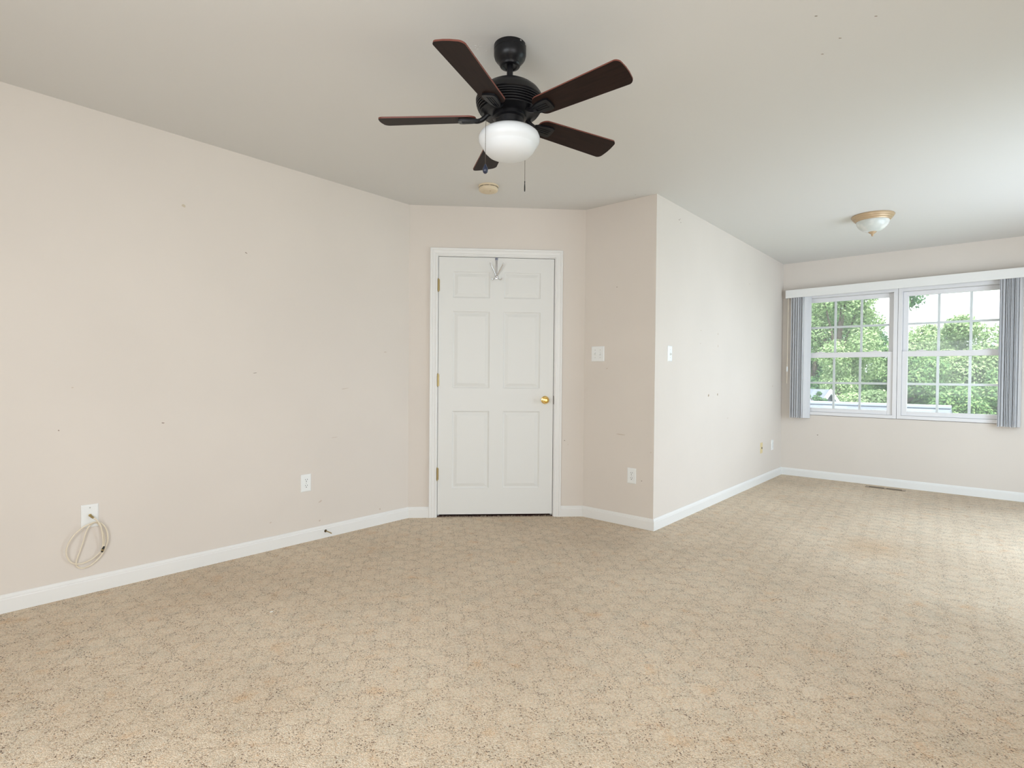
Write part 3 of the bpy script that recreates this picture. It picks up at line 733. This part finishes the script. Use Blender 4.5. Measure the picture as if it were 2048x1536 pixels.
# ------------------------------------------------------------------ outdoors: neighbour's roof, ground, trees
shing_m = mat('grey_shingles', (.46, .50, .56), .8)
def shingles(m):
    N, L = nodes_of(m); b = N['Principled BSDF']; tc = N.new('ShaderNodeTexCoord'); br = N.new('ShaderNodeTexBrick')
    br.inputs['Color1'].default_value = (.22, .25, .30, 1); br.inputs['Color2'].default_value = (.16, .185, .23, 1); br.inputs['Mortar'].default_value = (.15, .17, .20, 1)
    br.inputs['Scale'].default_value = 3.0; br.inputs['Mortar Size'].default_value = .01; br.inputs['Brick Width'].default_value = .9; br.inputs['Row Height'].default_value = .42
    L.new(tc.outputs['Object'], br.inputs['Vector']); L.new(br.outputs[0], b.inputs['Base Color'])
shingles(shing_m)
siding_m = mat('white_siding', (.24, .27, .32), .6)
grass_m = mat('lawn', (.10, .17, .05), .9); mottled(grass_m, (.07, .13, .035), (.13, .20, .06), 2.0)
gr = obj('ground', box((-60, YD + 2.5, -4.7), (40, 75, -4.5)), grass_m); struct(gr, 'green lawn outside below the window', 'ground')
RY = 17.0                                           # ridge of the neighbour's roof
rx0, rx1, rz = -7.2, -.0425 * RY, CAM_H - .0385 * RY
nh = thing('neighbour_house', 'grey-shingled house roof seen low outside the window', 'house', (0, RY, 0))
bm = bmesh.new()
def quad(bm, *ps): bm.faces.new([bm.verts.new(p) for p in ps])
for s in (-1, 1):
    t = bmesh.new(); n_ = 4.2
    A = [(rx0, 0, rz), (rx1, 0, rz), (rx1, s * n_, rz - 1.75), (rx0, s * n_, rz - 1.75)]
    quad(t, *A); quad(t, *[(x, y, z - .12) for x, y, z in A])
    for i in range(4):
        j = (i + 1) % 4; quad(t, A[i], A[j], (A[j][0], A[j][1], A[j][2] - .12), (A[i][0], A[i][1], A[i][2] - .12))
    merge(bm, t)
obj('roof', bm, shing_m, nh)
bm = bmesh.new(); add_box(bm, (rx0, -.16, rz - .045), (rx1, .16, rz + .035), .02); obj('ridge_cap', bm, mat('ridge_grey', (.30, .33, .38), .7), nh)
bm = bmesh.new(); add_box(bm, (rx0 + .3, -3.8, -4.5), (rx1 - .3, 3.8, rz - 1.65))
t = bmesh.new()
for x in (rx0 + .3, rx1 - .3):
    t.faces.new([t.verts.new(p) for p in ((x, -3.8, rz - 1.66), (x, 3.8, rz - 1.66), (x, 0, rz - .13))])
merge(bm, t); obj('wall', bm, siding_m, nh)
# a second, taller gable behind on the left
GY = 23.5
gb_ = thing('gabled_house', 'pale gabled house roof behind the grey ridge at the left of the window', 'house', (-.2009 * GY, GY, 0), radians(55))
gx, gz = 0.0, CAM_H - .0170 * GY; hw = .50; zl = gz - .60
bm = bmesh.new()
for s in (-1, 1):
    t = bmesh.new(); A = [(gx, -.2, gz), (gx, 3.0, gz), (gx + s * hw * 2.6, 3.0, gz - (gz - zl) * 2.6), (gx + s * hw * 2.6, -.2, gz - (gz - zl) * 2.6)]
    quad(t, *A); quad(t, *[(x, y, z - .10) for x, y, z in A])
    for i in range(4):
        j = (i + 1) % 4; quad(t, A[i], A[j], (A[j][0], A[j][1], A[j][2] - .10), (A[i][0], A[i][1], A[i][2] - .10))
    merge(bm, t)
obj('roof', bm, shing_m, gb_)
bm = bmesh.new()
for s in (-1, 1):
    t = bmesh.new(); w_ = .09
    A = [(gx, -.26, gz + .02), (gx + s * hw * 2.6, -.26, gz + .02 - (gz - zl) * 2.6), (gx + s * hw * 2.6, -.26, gz - .16 - (gz - zl) * 2.6), (gx, -.26, gz - .16)]
    quad(t, *A); quad(t, *[(x, y + .06, z) for x, y, z in A])
    for i in range(4):
        j = (i + 1) % 4; quad(t, A[i], A[j], (A[j][0], A[j][1] + .06, A[j][2]), (A[i][0], A[i][1] + .06, A[i][2]))
    merge(bm, t)
obj('rake_board', bm, mat('white_board', (.55, .57, .6), .5), gb_)
bm = bmesh.new(); hw2 = hw * 2.3
t = bmesh.new()
for y in (0.0, 2.9):
    t.faces.new([t.verts.new(p) for p in ((gx - hw2, y, -4.5), (gx + hw2, y, -4.5), (gx + hw2, y, gz - .12 - (gz - zl) * 2.3), (gx, y, gz - .12), (gx - hw2, y, gz - .12 - (gz - zl) * 2.3))])
merge(bm, t)
for s in (-1, 1): quad(bm, (gx + s * hw2, 0, -4.5), (gx + s * hw2, 2.9, -4.5), (gx + s * hw2, 2.9, gz - .12 - (gz - zl) * 2.3), (gx + s * hw2, 0, gz - .12 - (gz - zl) * 2.3))
obj('wall', bm, siding_m, gb_)

# trees: crowns of leaf clumps on lobes around a branching trunk
def leaf_material(name, c1, c2, c3):
    m = bpy.data.materials.new(name); m.use_nodes = True; N, L = nodes_of(m); b = N['Principled BSDF']
    b.inputs['Roughness'].default_value = .55; b.inputs['Specular IOR Level'].default_value = .25
    g = N.new('ShaderNodeNewGeometry'); r = N.new('ShaderNodeValToRGB'); e = r.color_ramp.elements; e.new(.5)
    for i, (p, c) in enumerate(((0, c1), (.55, c2), (1, c3))): e[i].position = p; e[i].color = (*c, 1)
    L.new(g.outputs['Random Per Island'], r.inputs[0]); L.new(r.outputs[0], b.inputs['Base Color'])
    out = N['Material Output']; tr = N.new('ShaderNodeBsdfTranslucent'); mx = N.new('ShaderNodeMixShader'); mx.inputs[0].default_value = .25
    L.new(r.outputs[0], tr.inputs[0]); L.new(b.outputs[0], mx.inputs[1]); L.new(tr.outputs[0], mx.inputs[2]); L.new(mx.outputs[0], out.inputs[0])
    return m
leafA = leaf_material('leaves_mid', (.09, .20, .07), (.18, .32, .12), (.33, .46, .19))
leafB = leaf_material('leaves_light', (.22, .34, .15), (.34, .47, .23), (.50, .60, .34))
leafC = leaf_material('leaves_deep', (.06, .15, .07), (.10, .22, .09), (.17, .30, .11))
bark_m = mat('bark', (.13, .10, .08), .9)
def crown_mesh(seed, R, H, nlobe, nleaf, size, lobe=.42):
    rg_ = random.Random(seed); verts, faces = [], []
    lobes = []
    for i in range(nlobe):
        a = rg_.uniform(0, 2 * pi); h = rg_.uniform(-1, 1); rr_ = sqrt(max(.02, 1 - h * h)) * rg_.uniform(.55, 1.0); lr = rg_.uniform(.75, 1.25) * lobe * min(R, H)
        lobes.append((Vector((cos(a) * rr_ * (R - lr), sin(a) * rr_ * (R - lr), h * (H - lr))), lr))
    for i in range(nleaf):
        c, lr = rg_.choice(lobes)
        d = Vector((rg_.gauss(0, 1), rg_.gauss(0, 1), rg_.gauss(.25, 1))).normalized()
        p = c + d * lr * rg_.uniform(.60, 1.0)
        n = (d + Vector((rg_.gauss(0, .5), rg_.gauss(0, .5), rg_.gauss(.35, .5)))).normalized()
        t1 = n.orthogonal().normalized(); t1 = Matrix.Rotation(rg_.uniform(0, 2 * pi), 3, n) @ t1; t2 = n.cross(t1)
        s = size * rg_.uniform(.6, 1.4); b = len(verts)
        verts += [p - t1 * s, p + t2 * s * .55 - n * s * .15, p + t1 * s, p - t2 * s * .55 - n * s * .15]
        faces.append((b, b + 1, b + 2, b + 3))
    me = bpy.data.meshes.new('crown'); me.from_pydata([tuple(v) for v in verts], [], faces); me.update()
    return me, lobes
def tree(name, label, x, y, zc, R, H, m, seed, nlobe, nleaf, size0, trunk_r=.22, group=None, lobe=.36):
    o = thing(name, label, 'tree', (x, y, -4.5), 0, group)
    size = size0 * .58
    me, lobes = crown_mesh(seed, R, H, nlobe, int(nleaf * 2.4), size, lobe); me.materials.append(m)
    c = bpy.data.objects.new('crown', me); C.objects.link(c); c.parent = o; c.location = (0, 0, zc + 4.5)
    bm = bmesh.new(); b0_ = zc + 4.5 - H * .25
    add_tube(bm, spline([(0, 0, 0), (trunk_r * .4, .1, b0_ * .5), (0, 0, b0_), (0.1, 0, b0_ + H * .5)], 5), [trunk_r * (1 - .035 * i) for i in range(16)], 10)
    for c_, lr in lobes[:12]:
        e = Vector((c_.x, c_.y, c_.z + zc + 4.5)); s_ = Vector((0, 0, max(1.0, min(b0_, e.z - .6))))
        add_tube(bm, [s_, s_.lerp(e, .5) + Vector((0, 0, .2)), e], [trunk_r * .4, trunk_r * .25, trunk_r * .1], 6)
    obj('trunk', bm, bark_m, o, True)
    return o
G = 'trees outside the window'
tree('maple_tree', 'tall loose-leaved tree filling the left window top', -5.75, 31.0, 2.9, 2.3, 4.2, leafB, 11, 28, 11000, .12, .20, G)
tree('shade_tree', 'dark tall tree at the left edge of the window', -8.2, 37.5, 2.0, 2.4, 5.0, leafC, 12, 24, 9000, .16, .24, G)
tree('leafy_tree', 'bright green bushy tree low behind the grey roof at left', -3.9, 27.0, -.5, 1.5, 1.6, leafB, 13, 20, 6500, .11, .16, G)
tree('spreading_tree', 'mid green spreading tree behind the post between the windows', -3.6, 36.5, .8, 2.2, 2.8, leafA, 14, 26, 9000, .14, .2, G)
tree('broad_tree', 'deep green tree low at the left of the right window', -.9, 28.0, -1.0, 1.5, 1.9, leafA, 15, 20, 7000, .11, .18, G)
tree('round_tree', 'pale green round tree in the middle of the right window', -1.0, 41.5, 2.2, 2.7, 3.0, leafB, 16, 28, 11000, .15, .25, G)
tree('distant_tree', 'light green tree at the far right of the right window', 2.6, 47.5, 2.4, 3.0, 3.2, leafB, 17, 28, 10000, .17, .25, G)
tree('hazy_tree', 'distant light green tree left of the pale round tree', -3.5, 47.5, 2.1, 3.0, 3.0, leafB, 18, 28, 10000, .17, .25, G)
tree('lower_tree', 'bushy green tree low at the right of the right window', .35, 33.0, -.3, 1.7, 2.0, leafA, 19, 20, 7000, .13, .18, G)
tree('back_tree', 'dark green tree far behind the left window', -8.6, 54.5, 2.5, 3.1, 5.5, leafC, 20, 32, 10000, .20, .3, G)
tree('backing_tree', 'dark green tree far behind the right window', 0.2, 58.5, .2, 5.4, 4.0, leafC, 21, 34, 11000, .24, .3, G)
tree('overhanging_tree', 'slender tree with leaf tips at the top left of the right window', -2.35, 24.3, 4.45, .9, 1.0, leafC, 22, 12, 1100, .075, .06, G, .40)
tree('small_tree', 'small dark-leaved sapling before the gabled house', -4.72, 21.85, .40, .45, .30, leafC, 23, 9, 420, .065, .03, G)
